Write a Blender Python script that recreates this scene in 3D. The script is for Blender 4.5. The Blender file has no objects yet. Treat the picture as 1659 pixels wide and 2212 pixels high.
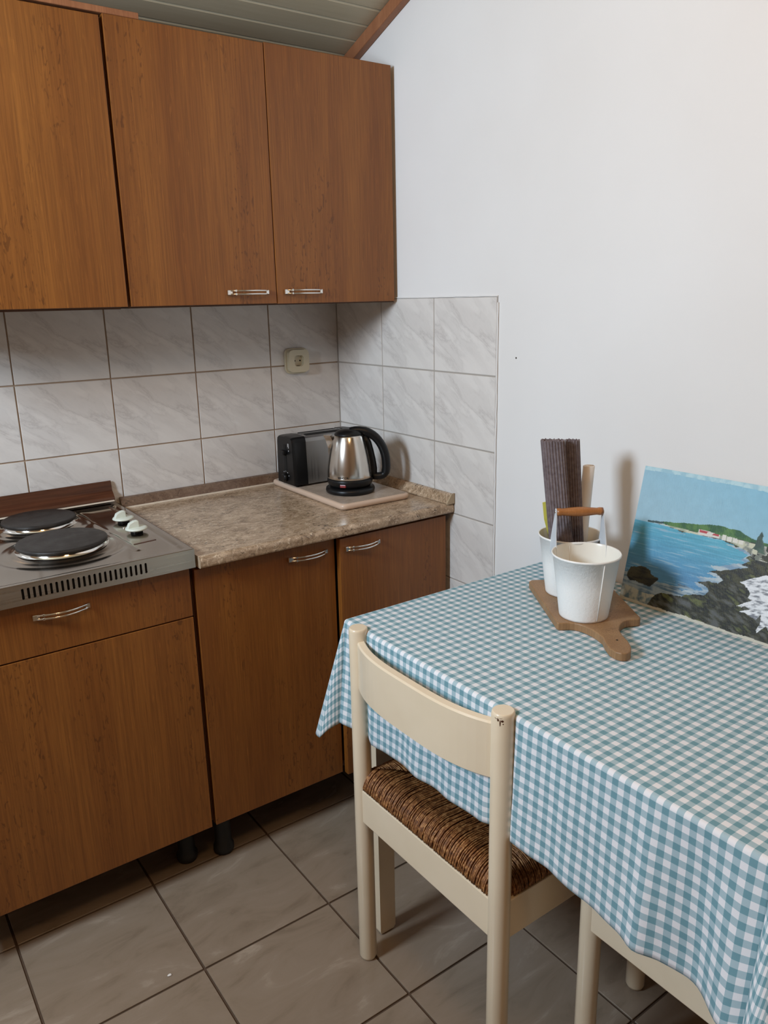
import bpy, bmesh, math, random
import numpy as np
from mathutils import Vector, Matrix, noise as mn
S = bpy.context.scene
COL = S.collection
PI = math.pi
random.seed(4)

# ------------------------------------------------------------ camera
def cam_matrix(cx, cy, cz, yaw, pitch, roll):
    sy, cy_ = math.sin(yaw), math.cos(yaw)
    sp, cp = math.sin(pitch), math.cos(pitch)
    d = Vector((sy*cp, cy_*cp, sp)); r = Vector((cy_, -sy, 0)); u = r.cross(d)
    c, s = math.cos(roll), math.sin(roll)
    R = c*r+s*u; U = -s*r+c*u
    return Matrix(((R.x, U.x, -d.x, cx), (R.y, U.y, -d.y, cy), (R.z, U.z, -d.z, cz), (0, 0, 0, 1)))
cd = bpy.data.cameras.new('camera'); cam = bpy.data.objects.new('camera', cd); COL.objects.link(cam)
cam.matrix_world = cam_matrix(-1.4160, -2.2315, 1.435, 0.618691, -0.265956, -0.021524)
cd.sensor_fit = 'VERTICAL'; cd.sensor_height = 24.0
cd.lens = 1692.47*24.0/2212; cd.clip_start = 0.05; cd.clip_end = 100
S.camera = cam

# ------------------------------------------------------------ light
S.view_settings.view_transform = 'Standard'; S.view_settings.look = 'None'
S.view_settings.gamma = 1.0; S.view_settings.use_curve_mapping = False
S.view_settings.exposure = 0.14
W = bpy.data.worlds.new('world'); S.world = W; W.use_nodes = True
bg = W.node_tree.nodes['Background']; bg.inputs[0].default_value = (1.0, 0.89, 0.74, 1); bg.inputs[1].default_value = 1.8

def area(name, loc, target, sx, sy, power, color, spread=PI):
    l = bpy.data.lights.new(name, 'AREA'); l.shape = 'RECTANGLE'; l.size = sx; l.size_y = sy
    l.energy = power; l.color = color; l.spread = spread
    o = bpy.data.objects.new(name, l); COL.objects.link(o); o.location = loc
    o.rotation_euler = (Vector(target)-Vector(loc)).to_track_quat('-Z', 'Y').to_euler()
    return o
area('daylight_left_window', (-2.44, -0.98, 1.90), (0, -1.05, 1.45), 0.36, 0.46, 41.0, (0.70, 0.85, 1.0))
# unseen point light added as warm fill, above the camera
pl = bpy.data.lights.new('warm_fill', 'POINT'); pl.energy = 20.0; pl.color = (1.0, 0.62, 0.32); pl.shadow_soft_size = 0.16
po = bpy.data.objects.new('warm_fill', pl); COL.objects.link(po); po.location = (-1.15, -2.05, 2.42)

# ------------------------------------------------------------ materials
def lin(c):
    return tuple((x/255/12.92 if x/255 <= .04045 else ((x/255+.055)/1.055)**2.4) for x in c)+(1,)
def mat(name, color=(.8, .8, .8, 1), rough=.5, metal=0., spec=.5, coat=0.):
    m = bpy.data.materials.new(name); m.use_nodes = True
    b = m.node_tree.nodes['Principled BSDF']
    b.inputs['Base Color'].default_value = color; b.inputs['Roughness'].default_value = rough
    b.inputs['Metallic'].default_value = metal; b.inputs['Specular IOR Level'].default_value = spec
    b.inputs['Coat Weight'].default_value = coat
    return m
class NT:
    def __init__(s, m): s.m = m; s.t = m.node_tree; s.b = s.t.nodes['Principled BSDF']
    def n(s, typ, **k):
        x = s.t.nodes.new(typ)
        for a, v in k.items(): setattr(x, a, v)
        return x
    def l(s, a, b): s.t.links.new(a, b)
    def coords(s, kind='Object', scale=(1, 1, 1), rot=(0, 0, 0), rnd=0., loc=(0, 0, 0)):
        tc = s.n('ShaderNodeTexCoord'); out = tc.outputs[kind]
        if rnd:
            oi = s.n('ShaderNodeObjectInfo'); mu = s.n('ShaderNodeMath', operation='MULTIPLY'); mu.inputs[1].default_value = rnd
            s.l(oi.outputs['Random'], mu.inputs[0])
            va = s.n('ShaderNodeVectorMath', operation='ADD'); s.l(out, va.inputs[0]); s.l(mu.outputs[0], va.inputs[1]); out = va.outputs[0]
        mp = s.n('ShaderNodeMapping'); mp.inputs['Scale'].default_value = scale; mp.inputs['Rotation'].default_value = rot
        mp.inputs['Location'].default_value = loc
        s.l(out, mp.inputs['Vector']); return mp.outputs[0]
    def noise(s, vec, scale, detail=4, rough=.55, dist=0.):
        x = s.n('ShaderNodeTexNoise'); x.inputs['Scale'].default_value = scale; x.inputs['Detail'].default_value = detail
        x.inputs['Roughness'].default_value = rough; x.inputs['Distortion'].default_value = dist
        s.l(vec, x.inputs['Vector']); return x.outputs['Fac']
    def ramp(s, fac, stops):
        x = s.n('ShaderNodeValToRGB'); e = x.color_ramp.elements
        while len(e) < len(stops): e.new(.5)
        for el, (p, c) in zip(e, stops): el.position = p; el.color = c if len(c) == 4 else tuple(c)+(1,)
        s.l(fac, x.inputs[0]); return x.outputs[0]
    def mix(s, fac, a, b, mode='MIX'):
        x = s.n('ShaderNodeMix', data_type='RGBA', blend_type=mode)
        if isinstance(fac, (int, float)): x.inputs[0].default_value = fac
        else: s.l(fac, x.inputs[0])
        for i, v in ((6, a), (7, b)):
            if isinstance(v, tuple): x.inputs[i].default_value = v
            else: s.l(v, x.inputs[i])
        return x.outputs[2]
    def bump(s, h, strength=.2, dist=.002):
        x = s.n('ShaderNodeBump'); x.inputs['Strength'].default_value = strength; x.inputs['Distance'].default_value = dist
        s.l(h, x.inputs['Height']); s.l(x.outputs[0], s.b.inputs['Normal'])
    def col(s, c): s.l(c, s.b.inputs['Base Color'])
    def rough(s, c): s.l(c, s.b.inputs['Roughness'])
    def math(s, op, a, b=None):
        x = s.n('ShaderNodeMath', operation=op)
        for i, v in ((0, a), (1, b)):
            if v is None: continue
            if isinstance(v, (int, float)): x.inputs[i].default_value = v
            else: s.l(v, x.inputs[i])
        return x.outputs[0]
G = lambda v: (v, v, v, 1)

def wood(name, dark, light, fleck, rough=.38, horiz=False, rnd=37.):
    m = mat(name, rough=rough); t = NT(m)
    def sc(a, b): return (b, a, a) if horiz else (a, a, b)
    broad = t.noise(t.coords(scale=sc(9, .55), rnd=rnd), 1.5, 4, .55, .5)
    fine = t.noise(t.coords(scale=sc(330, 7), rnd=rnd), 1.0, 3, .6)
    c = t.ramp(broad, [(.30, dark), (.5, tuple((a+b)/2 for a, b in zip(dark, light))), (.70, light)])
    c = t.mix(t.ramp(fine, [(.36, G(.0)), (.64, G(.42))]), c, fleck)
    # medullary flecks: short slanting strokes gathered in vertical zones
    zone = t.ramp(t.noise(t.coords(scale=sc(7, 1.1), rnd=rnd+9), 1.25, 1), [(.50, G(0)), (.60, G(1))])
    fk = t.ramp(t.noise(t.coords(scale=sc(120, 34), rnd=rnd, rot=(0, .42, 0)), 1.0, 2, .5, 1.2), [(.60, G(0)), (.66, G(1))])
    c = t.mix(t.math('MULTIPLY', t.math('MULTIPLY', fk, zone), .62), c, fleck)
    fk2 = t.ramp(t.noise(t.coords(scale=sc(200, 20), rnd=rnd+4), 1.0, 2, .5), [(.66, G(0)), (.74, G(1))])
    c = t.mix(t.math('MULTIPLY', fk2, .22), c, tuple(min(1, x*1.6) for x in light))
    t.col(c); t.bump(fine, .12, .0006)
    return m
M = {}
M['oak'] = wood('oak_front', (.220, .072, .0120, 1), (.305, .112, .0200, 1), (.088, .026, .0045, 1))
M['beam'] = wood('trim_wood', (.26, .10, .042, 1), (.38, .165, .075, 1), (.20, .07, .03, 1), .5)
M['beech'] = wood('beech', (.27, .145, .062, 1), (.40, .235, .110, 1), (.16, .080, .035, 1), .5, rnd=3)
M['carcass'] = mat('carcass', lin((92, 60, 38)), .55)
M['carcass_in'] = mat('dark_brown', (.03, .018, .012, 1), .7)  # plain dark brown for the ceiling backing and the wall's nail hole
def marble(name, base, vein, grout=False):
    m = mat(name, rough=.16, spec=.5); t = NT(m)
    v = t.coords(scale=(1, 1, 1))
    sx = t.n('ShaderNodeSeparateXYZ'); t.l(v, sx.inputs[0])
    u = t.math('SUBTRACT', sx.outputs[0], sx.outputs[1]); z = sx.outputs[2]
    ac = t.math('ADD', t.math('MULTIPLY', u, .62), t.math('MULTIPLY', z, .78)); alg = t.math('SUBTRACT', t.math('MULTIPLY', u, .78), t.math('MULTIPLY', z, .62))
    cb_ = t.n('ShaderNodeCombineXYZ'); t.l(t.math('MULTIPLY', ac, 3.2), cb_.inputs[0]); t.l(alg, cb_.inputs[1])
    vec = cb_.outputs[0]
    nv_ = t.noise(vec, 7.5, 6, .62, .35); ns_ = t.noise(vec, 4.0, 3, .5, .2)
    line = t.ramp(t.math('ABSOLUTE', t.math('SUBTRACT', nv_, .52)), [(.0, G(1)), (.022, G(.45)), (.09, G(0))])
    zone = t.ramp(ns_, [(.44, G(0)), (.62, G(1))])
    c = t.mix(t.math('MULTIPLY', t.math('MULTIPLY', line, zone), .62), base, vein)
    c = t.mix(t.math('MULTIPLY', t.ramp(nv_, [(.42, G(0)), (.72, G(1))]), .30), c, vein)
    t.col(c); t.bump(t.noise(t.coords(), 60, 3), .05, .0006)
    return m
M['tile'] = marble('wall_tile', (.73, .70, .665, 1), (.47, .435, .415, 1))
M['grout'] = mat('grout', lin((165, 143, 122)), .9)
M['grout_light'] = mat('grout_light', lin((165, 158, 150)), .9)
# floor tile
m = mat('floor_tile', rough=.22); t = NT(m)
v = t.coords(scale=(1.0, 2.6, 1), rnd=3., rot=(0, 0, .25))
n1 = t.noise(v, 5, 7, .62, .9)
c = t.ramp(n1, [(.30, (.215, .160, .112, 1)), (.44, (.270, .206, .148, 1)), (.58, (.290, .224, .165, 1)), (.72, (.40, .325, .25, 1))])
sp = t.ramp(t.noise(t.coords(rnd=5.), 900, 1), [(.72, G(0)), (.78, G(1))])
c = t.mix(t.math('MULTIPLY', sp, .25), c, (.16, .12, .09, 1))
t.col(c); t.rough(t.ramp(n1, [(.3, G(.28)), (.7, G(.18))])); t.bump(n1, .06, .001)
M['floor_tile'] = m
M['floor_grout'] = mat('floor_grout', lin((88, 68, 52)), .95)
# plaster
m = mat('plaster', (.77, .765, .75, 1), .75, spec=.25); t = NT(m)
n1 = t.noise(t.coords(), 2.0, 3); n2 = t.noise(t.coords(), 220, 2)
t.col(t.mix(t.ramp(n1, [(.3, G(0)), (.75, G(1))]), (.75, .735, .715, 1), (.79, .785, .775, 1)))
t.bump(n2, .05, .0008); M['plaster'] = m
M['plaster_warm'] = mat('plaster_beige', (.40, .285, .18, 1), .8, spec=.2)
m = mat('plank_paint', (.40, .37, .26, 1), .5); t = NT(m)
t.col(t.mix(t.noise(t.coords(scale=(2, 30, 30), rnd=9.), 3, 4), (.44, .385, .26, 1), (.54, .485, .36, 1)))
t.bump(t.noise(t.coords(scale=(3, 80, 80)), 2, 3), .06, .001); M['plank'] = m
# laminate worktop
def stone(name, cols, rough):
    m = mat(name, rough=rough); t = NT(m)
    v = t.coords(scale=(1, 1.5, 1.2))
    a = t.noise(v, 16, 10, .78, 1.1); b = t.noise(v, 58, 6, .72, 2.2)
    c = t.ramp(a, [(.36, cols[0]), (.48, cols[1]), (.60, cols[2])])
    dk = t.math('MULTIPLY', t.ramp(b, [(.38, G(1)), (.455, G(0))]), t.ramp(t.noise(v, 9, 4), [(.38, G(.22)), (.60, G(.95))]))
    c = t.mix(dk, c, cols[3])
    c = t.mix(t.ramp(t.noise(v, 90, 4, .7, 1), [(.55, G(0)), (.66, G(.75))]), c, cols[4])
    t.col(c); t.bump(b, .05, .0006); return m
M['laminate'] = stone('stone_laminate', [(.21, .135, .078, 1), (.37, .26, .165, 1), (.54, .40, .275, 1), (.035, .021, .012, 1), (.76, .62, .46, 1)], .22)
M['laminate_shaded'] = stone('stone_laminate_shaded', [(.115, .062, .036, 1), (.155, .090, .055, 1), (.20, .125, .080, 1), (.04, .022, .014, 1), (.27, .18, .12, 1)], .3)  # worktop laminate darkened: the strip's weaker light is put into its colour
M['board_top'] = stone('slab_top', [(.34, .265, .205, 1), (.42, .335, .265, 1), (.50, .41, .335, 1), (.32, .24, .18, 1), (.56, .47, .40, 1)], .3)
M['board_edge'] = mat('slab_edge', (.60, .44, .33, 1), .35)
M['cap'] = mat('end_cap', lin((176, 156, 128)), .5)
# metals
def steel(name, col, rough, aniso_scale=(300, 3, 3), b=.05):
    m = mat(name, col, rough, 1.0); t = NT(m)
    n = t.noise(t.coords(scale=aniso_scale), 1, 3)
    t.rough(t.ramp(n, [(.3, G(max(.02, rough-.06))), (.7, G(rough+.08))])); t.bump(n, b, .0004); return m
M['hob'] = steel('hob_steel', (.40, .35, .295, 1), .12, (3, 3, 3), .1)
M['hob_front'] = steel('hob_front_steel', (.55, .52, .47, 1), .30, (4, 200, 200), .05)
M['steel'] = mat('brushed_steel', (.66, .62, .57, 1), .20, 1.0)
M['toaster_steel'] = steel('toaster_steel', (.42, .42, .42, 1), .38, (200, 4, 4), .03)
M['chrome'] = mat('chrome', (.80, .77, .72, 1), .10, 1.0)
m = mat('cast_iron', (.030, .026, .024, 1), .42, spec=.35); t = NT(m)
n = t.noise(t.coords(), 22, 6, .65)
t.col(t.ramp(n, [(.3, (.013, .0105, .0095, 1)), (.7, (.036, .030, .026, 1))])); t.rough(t.ramp(n, [(.35, G(.34)), (.7, G(.6))]))
M['iron'] = m
m = mat('brown_enamel', (.085, .030, .014, 1), .26); t = NT(m)
t.col(t.ramp(t.noise(t.coords(scale=(3, 60, 60)), 2, 4), [(.35, (.060, .022, .012, 1)), (.7, (.115, .042, .020, 1))])); M['brown_enamel'] = m
M['white_line'] = mat('sealant', (.78, .68, .55, 1), .6)
M['black'] = mat('black_plastic', (.0065, .0065, .007, 1), .36, spec=.3)
M['black_matt'] = mat('black_matt', (.010, .010, .010, 1), .6)
M['hole'] = mat('dark_hole', (.004, .003, .002, 1), .9)
M['red'] = mat('red_lamp', (.20, .008, .010, 1), .2)
M['mark'] = mat('white_print', (.6, .6, .6, 1), .6)
M['knob'] = mat('knob_plastic', (.66, .69, .60, 1), .35)
M['socket'] = mat('socket_plastic', (.60, .54, .39, 1), .38)
m = mat('cream_paint', (.60, .505, .355, 1), .30, coat=.15); t = NT(m)
n = t.noise(t.coords(), 7, 3); chip = t.ramp(t.noise(t.coords(), 130, 2), [(.79, G(0)), (.81, G(1))])
c = t.mix(t.ramp(n, [(.3, G(0)), (.7, G(1))]), (.72, .595, .425, 1), (.77, .645, .475, 1))
c = t.mix(t.math('MULTIPLY', chip, .75), c, (.20, .09, .05, 1))
t.col(c); t.bump(t.noise(t.coords(), 40, 3), .05, .001); M['cream'] = m
m = mat('rush', (.2, .1, .04, 1), .6); t = NT(m)
n = t.noise(t.coords(), 130, 3, .7); n2 = t.noise(t.coords(), 16, 3)
c = t.ramp(n, [(.34, (.10, .034, .008, 1)), (.52, (.27, .105, .027, 1)), (.68, (.58, .31, .12, 1))])
c = t.mix(t.ramp(n2, [(.35, G(0)), (.7, G(.40))]), c, (.11, .042, .013, 1), )
t.col(c); M['rush'] = m
# gingham: woven stripes in the cloth's own UV (1 unit = 1 m), 10 mm bands
m = mat('gingham', (.8, .8, .8, 1), .85, spec=.15); t = NT(m)
tc = t.n('ShaderNodeTexCoord'); sx = t.n('ShaderNodeSeparateXYZ'); t.l(tc.outputs['UV'], sx.inputs[0])
def band(o):
    f = t.math('FRACT', t.math('MULTIPLY', o, 50.0))
    return t.math('LESS_THAN', f, .5)
bu, bv = band(sx.outputs[0]), band(sx.outputs[1])
s_ = t.math('ADD', bu, bv)
white, halfc, teal = (.78, .78, .81, 1), (.365, .495, .55, 1), (.135, .295, .35, 1)
c = t.mix(t.math('GREATER_THAN', s_, .5), white, halfc); c = t.mix(t.math('GREATER_THAN', s_, 1.5), c, teal)
wv = t.noise(t.coords('UV', scale=(1, 1, 1)), 1500, 2); t.col(t.mix(t.math('MULTIPLY', wv, .16), c, G(.35)))
t.bump(wv, .15, .0005)
t.b.inputs['Sheen Weight'].default_value = .1; M['gingham'] = m
# bucket
m = mat('bucket_enamel', (.88, .87, .84, 1), .42); t = NT(m)
n = t.noise(t.coords(), 190, 3, .6); t.bump(n, .55, .0012); M['bucket'] = m
M['bucket_in'] = mat('bucket_inner', (.82, .79, .71, 1), .22)
M['strap'] = mat('strap_metal', (.66, .69, .72, 1), .4)
M['handle_wood'] = wood('handle_wood', (.33, .125, .035, 1), (.47, .20, .065, 1), (.25, .09, .025, 1), .35, rnd=2)
m = mat('placemat', (.11, .09, .09, 1), .75); t = NT(m)
t.col(t.ramp(t.noise(t.coords(), 120, 3), [(.3, (.115, .088, .092, 1)), (.7, (.20, .160, .165, 1))])); M['placemat'] = m
M['paper'] = mat('white_paper', (.86, .82, .77, 1), .8)
M['yellow'] = mat('yellow_pack', (.62, .55, .09, 1), .4)
m = mat('painting', rough=.42); t = NT(m)
at = t.n('ShaderNodeVertexColor', layer_name='paint'); t.col(at.outputs[0])
t.bump(t.noise(t.coords(scale=(1, 2.5, 1)), 170, 4, .7), .5, .0014); M['paint'] = m
M['canvas'] = mat('canvas_edge', (.66, .64, .58, 1), .8)
M['frame_white'] = mat('window_frame', (.7, .69, .66, 1), .4)
m = bpy.data.materials.new('window_glass'); m.use_nodes = True; nt = m.node_tree; nt.nodes.remove(nt.nodes['Principled BSDF'])
tr = nt.nodes.new('ShaderNodeBsdfTransparent'); gl = nt.nodes.new('ShaderNodeBsdfGlossy'); gl.inputs['Roughness'].default_value = .02
fr = nt.nodes.new('ShaderNodeFresnel'); mx = nt.nodes.new('ShaderNodeMixShader')
nt.links.new(fr.outputs[0], mx.inputs[0]); nt.links.new(tr.outputs[0], mx.inputs[1]); nt.links.new(gl.outputs[0], mx.inputs[2])
nt.links.new(mx.outputs[0], nt.nodes['Material Output'].inputs[0]); M['glass'] = m

# ------------------------------------------------------------ mesh helpers
def B(): return bmesh.new()
def box(bm, x0, x1, y0, y1, z0, z1, bev=0., seg=1):
    t = bmesh.new(); bmesh.ops.create_cube(t, size=1)
    for v in t.verts: v.co = Vector(((x0+x1)/2+v.co.x*(x1-x0), (y0+y1)/2+v.co.y*(y1-y0), (z0+z1)/2+v.co.z*(z1-z0)))
    if bev: bmesh.ops.bevel(t, geom=t.edges[:], offset=bev, segments=seg, affect='EDGES', profile=.5)
    merge(bm, t); return bm
def merge(bm, t, mw=None):
    vs = [bm.verts.new(mw @ v.co if mw else v.co) for v in t.verts]
    t.verts.index_update()
    for f in t.faces:
        try:
            g = bm.faces.new([vs[v.index] for v in f.verts]); g.smooth = f.smooth; g.material_index = f.material_index
        except ValueError: pass
    t.free()
def rings(bm, rr, closed=True, caps=True, smooth=True, mi=0):
    vv = [[bm.verts.new(p) for p in r] for r in rr]
    for a, b in zip(vv[:-1], vv[1:]):
        n = len(a)
        for i in range(n if closed else n-1):
            j = (i+1) % n
            f = bm.faces.new((a[i], a[j], b[j], b[i])); f.smooth = smooth; f.material_index = mi
    if caps and closed:
        for r, rev in ((vv[0], True), (vv[-1], False)):
            f = bm.faces.new(r[::-1] if rev else r); f.material_index = mi
    return vv
def lathe(bm, prof, cx=0, cy=0, n=48, caps=True, smooth=True, mi=0, sy=1.):
    return rings(bm, [[Vector((cx+r*math.cos(2*PI*i/n), cy+sy*r*math.sin(2*PI*i/n), z)) for i in range(n)] for r, z in prof], caps=caps, smooth=smooth, mi=mi)
def tube(bm, path, r, n=10, caps=True, flat=1., up=None):
    path = [Vector(p) for p in path]; rr = []
    R = r if hasattr(r, '__len__') else [r]*len(path)
    prev = None
    for i, p in enumerate(path):
        a = path[max(i-1, 0)]; b = path[min(i+1, len(path)-1)]; t = (b-a).normalized()
        u = Vector(up) if up else (prev if prev else (Vector((0, 0, 1)) if abs(t.z) < .9 else Vector((1, 0, 0))))
        s = t.cross(u).normalized(); u2 = s.cross(t).normalized(); prev = u2
        rr.append([p + R[i]*(math.cos(2*PI*k/n)*s + flat*math.sin(2*PI*k/n)*u2) for k in range(n)])
    rings(bm, rr, caps=caps); return bm
def prism(bm, poly, axis, a, b, bev=0.):
    """poly 2-D, extruded from a to b along axis ('x','y','z')"""
    def P(q, h):
        return Vector((h, q[0], q[1])) if axis == 'x' else (Vector((q[0], h, q[1])) if axis == 'y' else Vector((q[0], q[1], h)))
    t = bmesh.new()
    v0 = [t.verts.new(P(q, a)) for q in poly]; v1 = [t.verts.new(P(q, b)) for q in poly]
    n = len(poly)
    t.faces.new(v0[::-1]); t.faces.new(v1)
    for i in range(n): t.faces.new((v0[i], v0[(i+1) % n], v1[(i+1) % n], v1[i]))
    bmesh.ops.recalc_face_normals(t, faces=t.faces[:])
    if bev: bmesh.ops.bevel(t, geom=[e for e in t.edges if e.calc_face_angle(0) > .5], offset=bev, segments=2, affect='EDGES', profile=.5)
    merge(bm, t); return bm
def rrect(x0, x1, y0, y1, r, n=6):
    out = []
    for cx, cy, a in ((x1-r, y1-r, 0), (x0+r, y1-r, PI/2), (x0+r, y0+r, PI), (x1-r, y0+r, 1.5*PI)):
        out += [(cx+r*math.cos(a+PI/2*k/n), cy+r*math.sin(a+PI/2*k/n)) for k in range(n+1)]
    return out
def obj(name, bm, mats, parent=None, loc=(0, 0, 0), recenter=True, smooth_all=False, recalc=True):
    """bm in world coordinates; origin is moved to the mesh centre"""
    if recalc: bmesh.ops.recalc_face_normals(bm, faces=bm.faces[:])
    me = bpy.data.meshes.new(name); bm.to_mesh(me); bm.free()
    if smooth_all:
        for p in me.polygons: p.use_smooth = True
    for m_ in (mats if isinstance(mats, (list, tuple)) else [mats]): me.materials.append(m_)
    if recenter:
        cs = [v.co for v in me.vertices]
        c = Vector(((min(v.x for v in cs)+max(v.x for v in cs))/2, (min(v.y for v in cs)+max(v.y for v in cs))/2, min(v.z for v in cs)))
        me.transform(Matrix.Translation(-c))
    else: c = Vector(loc)
    o = bpy.data.objects.new(name, me); COL.objects.link(o); place(o, c, parent); return o
def wpos(o):
    p = Vector((0, 0, 0))
    while o: p = p+o.location; o = o.parent
    return p
def place(o, c, parent=None):
    if parent: o.parent = parent; o.location = c-wpos(parent)
    else: o.location = c
def thing(name, label, cat, loc=(0, 0, 0), group=None, rz=0):
    o = bpy.data.objects.new(name, None); o.empty_display_size = .1; COL.objects.link(o)
    o.location = loc; o.rotation_euler.z = rz
    return tag(o, label, cat, group)
def tag(o, label, cat, group=None):
    o['label'] = label; o['category'] = cat
    if group: o['group'] = group
    return o
def struct(name, bm, m, label=None):
    o = obj(name, bm, m); o['kind'] = 'structure'
    if label: o['label'] = label
    return o

# ------------------------------------------------------------ room shell
YF, XL = -4.0, -2.5
CZ0, CS = 2.073, .353            # ceiling height at the back wall, slope
def cz(y): return CZ0 - CS*y
TW, TH, TTOP = .25, .1991, 1.4346
# floor
b = B(); box(b, XL-.1, .1, YF-.1, .1, -.06, -.004); floor = struct('floor', b, M['floor_grout'])
FS, FX, FY = .3254, -1.2604, -.5029
fm = None
for i in range(-4, 5):
    for j in range(-2, 11):
        x0, x1, y1, y0 = FX+i*FS, FX+(i+1)*FS, FY-j*FS, FY-(j+1)*FS
        g = .0029
        X0, X1, Y0, Y1 = max(x0+g, XL), min(x1-g, 0), max(y0+g, YF), min(y1-g, 0)
        if X1-X0 < .02 or Y1-Y0 < .02: continue
        full = (abs(X1-X0-FS+2*g) < 1e-6 and abs(Y1-Y0-FS+2*g) < 1e-6)
        if full and fm:
            o = fm.copy(); COL.objects.link(o); o.parent = floor
            o.location = Vector(((X0+X1)/2, (Y0+Y1)/2, -.0039))-wpos(floor)
        else:
            b = B(); box(b, X0, X1, Y0, Y1, -.0039, 0, .0006)
            o = obj('floor_tile', b, M['floor_tile'], floor)
            if full: fm = o
# back wall
ZT = 3.2
b = B(); box(b, XL-.1, .1, .003, .12, 0, ZT); wall_back = struct('wall_back', b, M['grout'])
b = B(); box(b, XL, .003, .0005, .003, 1.4346, CZ0+.02); o = obj('plaster_coat', b, M['plaster'], wall_back)
# right wall with window_2 opening (behind the camera's right)
WY0, WY1, WZ0, WZ1 = -2.70, -2.05, .76, 1.52
b = B()
box(b, .003, .12, WY1, .0, 0, ZT+.3); box(b, .003, .12, YF-.1, WY0, 0, ZT+.3)
box(b, .003, .12, WY0, WY1, 0, WZ0); box(b, .003, .12, WY0, WY1, WZ1, ZT+.3)
wall_right = struct('wall_right', b, M['plaster'])
# grout backing for the tiled part, tiles on it
b = B(); box(b, .0012, .003, -.751, 0, .0, TTOP-.001); obj('grout_bed', b, M['grout_light'], wall_right)
g = .0019
tb = B(); box(tb, -TW/2+g, TW/2-g, 0, .0050, 0, TH-2*g, .0009); tile_back = obj('tile', tb, M['tile'], wall_back)
tb = B(); box(tb, 0, .0050, -TW/2+g, TW/2-g, 0, TH-2*g, .0009); tile_right = obj('tile', tb, M['tile'], wall_right)
first = True
for i in range(10):
    for j in range(3):
        o = tile_back if first else tile_back.copy()
        if not first: COL.objects.link(o)
        first = False
        o.location = Vector((-(i+.5)*TW, .0025, TTOP-(j+1)*TH+g))-wpos(wall_back)
first = True
for i in range(3):
    for j in range(7):
        o = tile_right if first else tile_right.copy()
        if not first: COL.objects.link(o)
        first = False
        o.location = Vector((.0025, -(i+.5)*TW, TTOP-(j+1)*TH+g))-wpos(wall_right)
b = B(); rnd = random.Random(2)
pth = [(.0005+rnd.uniform(-.0004, .0006), -.7525+rnd.uniform(-.0006, .0006), z) for z in np.arange(.02, TTOP+.002, .02)]
tube(b, pth, .0024, 6); tube(b, [(.0012+rnd.uniform(-.0004, .0004), y, TTOP+.0012+rnd.uniform(-.0005, .0005)) for y in np.arange(-.752, -.0, .02)], .0018, 6)
obj('edge_bead', b, M['plaster'], wall_right)
b = B(); box(b, -.0024, .0008, -.0024, .0008, .02, TTOP-.001); obj('corner_seal', b, M['grout_light'], wall_back)
# small nail hole in the plaster
b = B(); lathe(b, [(.0022, 0), (.0022, .0006)], n=12)
for v in b.verts: v.co = Vector((.003-v.co.z, -.818+v.co.x, 1.286+v.co.y))
obj('nail_hole', b, M['carcass_in'], wall_right)
# left wall with window_1 opening
LY0, LY1, LZ0, LZ1 = -1.25, -.71, 1.59, 2.21
b = B()
box(b, XL-.12, XL, LY1, .003, 0, ZT); box(b, XL-.12, XL, YF-.1, LY0, 0, ZT+.3)
box(b, XL-.12, XL, LY0, LY1, 0, LZ0); box(b, XL-.12, XL, LY0, LY1, LZ1, ZT)
struct('wall_left', b, M['plaster_warm'])
b = B(); box(b, XL-.12, .12, YF-.12, YF, 0, ZT+.3); struct('wall_front', b, M['plaster_warm'])
def window(name, xw0, xw1, y0, y1, z0, z1):
    b = B(); f = .045
    box(b, xw0, xw1, y0, y0+f, z0, z1, .004); box(b, xw0, xw1, y1-f, y1, z0, z1, .004)
    box(b, xw0, xw1, y0+f, y1-f, z0, z0+f, .004); box(b, xw0, xw1, y0+f, y1-f, z1-f, z1, .004)
    o = struct(name, b, M['frame_white'])
    b = B(); xm = (xw0+xw1)/2; box(b, xm-.002, xm+.002, y0+f, y1-f, z0+f, z1-f); obj('pane', b, M['glass'], o)
    return o
window('window_1', XL-.10, XL-.05, LY0, LY1, LZ0, LZ1)
window('window_2', .05, .10, WY0, WY1, WZ0, WZ1)
# ceiling: sloping tongue-and-groove planks, then flat
YR = -2.6
b = B(); prism(b, [(.1, cz(.1)+.01), (YR, cz(YR)+.01), (YF-.1, cz(YR)+.01), (YF-.1, cz(YR)+.08), (YR, cz(YR)+.08), (.1, cz(.1)+.08)], 'x', XL-.1, .12)
ceiling = struct('ceiling', b, M['carcass_in'])
ang = math.atan(CS); PP = .0607
pb = B(); L = PP/math.cos(ang)
box(pb, XL+.001, -.001, -L/2+.0009, L/2-.0009, 0, .0095, .0035)
plank0 = obj('plank', pb, M['plank'], ceiling); me0 = plank0.data
k = 0; y = .0005
yy = -.180+PP*3 - PP/2
while yy > YR:
    o = plank0 if k == 0 else plank0.copy()
    if k: COL.objects.link(o)
    yc = yy if yy < 0 else 0
    if yy > 0: yy -= PP; 
    o.location = Vector(((XL)/2, yy, cz(yy)))-wpos(ceiling)+Vector((0, 0, 0)); o.rotation_euler.x = -ang
    yy -= PP; k += 1
# wooden trim where the planks meet the right wall
b = B(); H = .036
prism(b, [(-.004, cz(-.004)-.001), (YR, cz(YR)-.001), (YR, cz(YR)-H), (-.004, cz(-.004)-H)], 'x', -.021, .0025, .003)
struct('trim_1', b, M['beam'])

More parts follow.
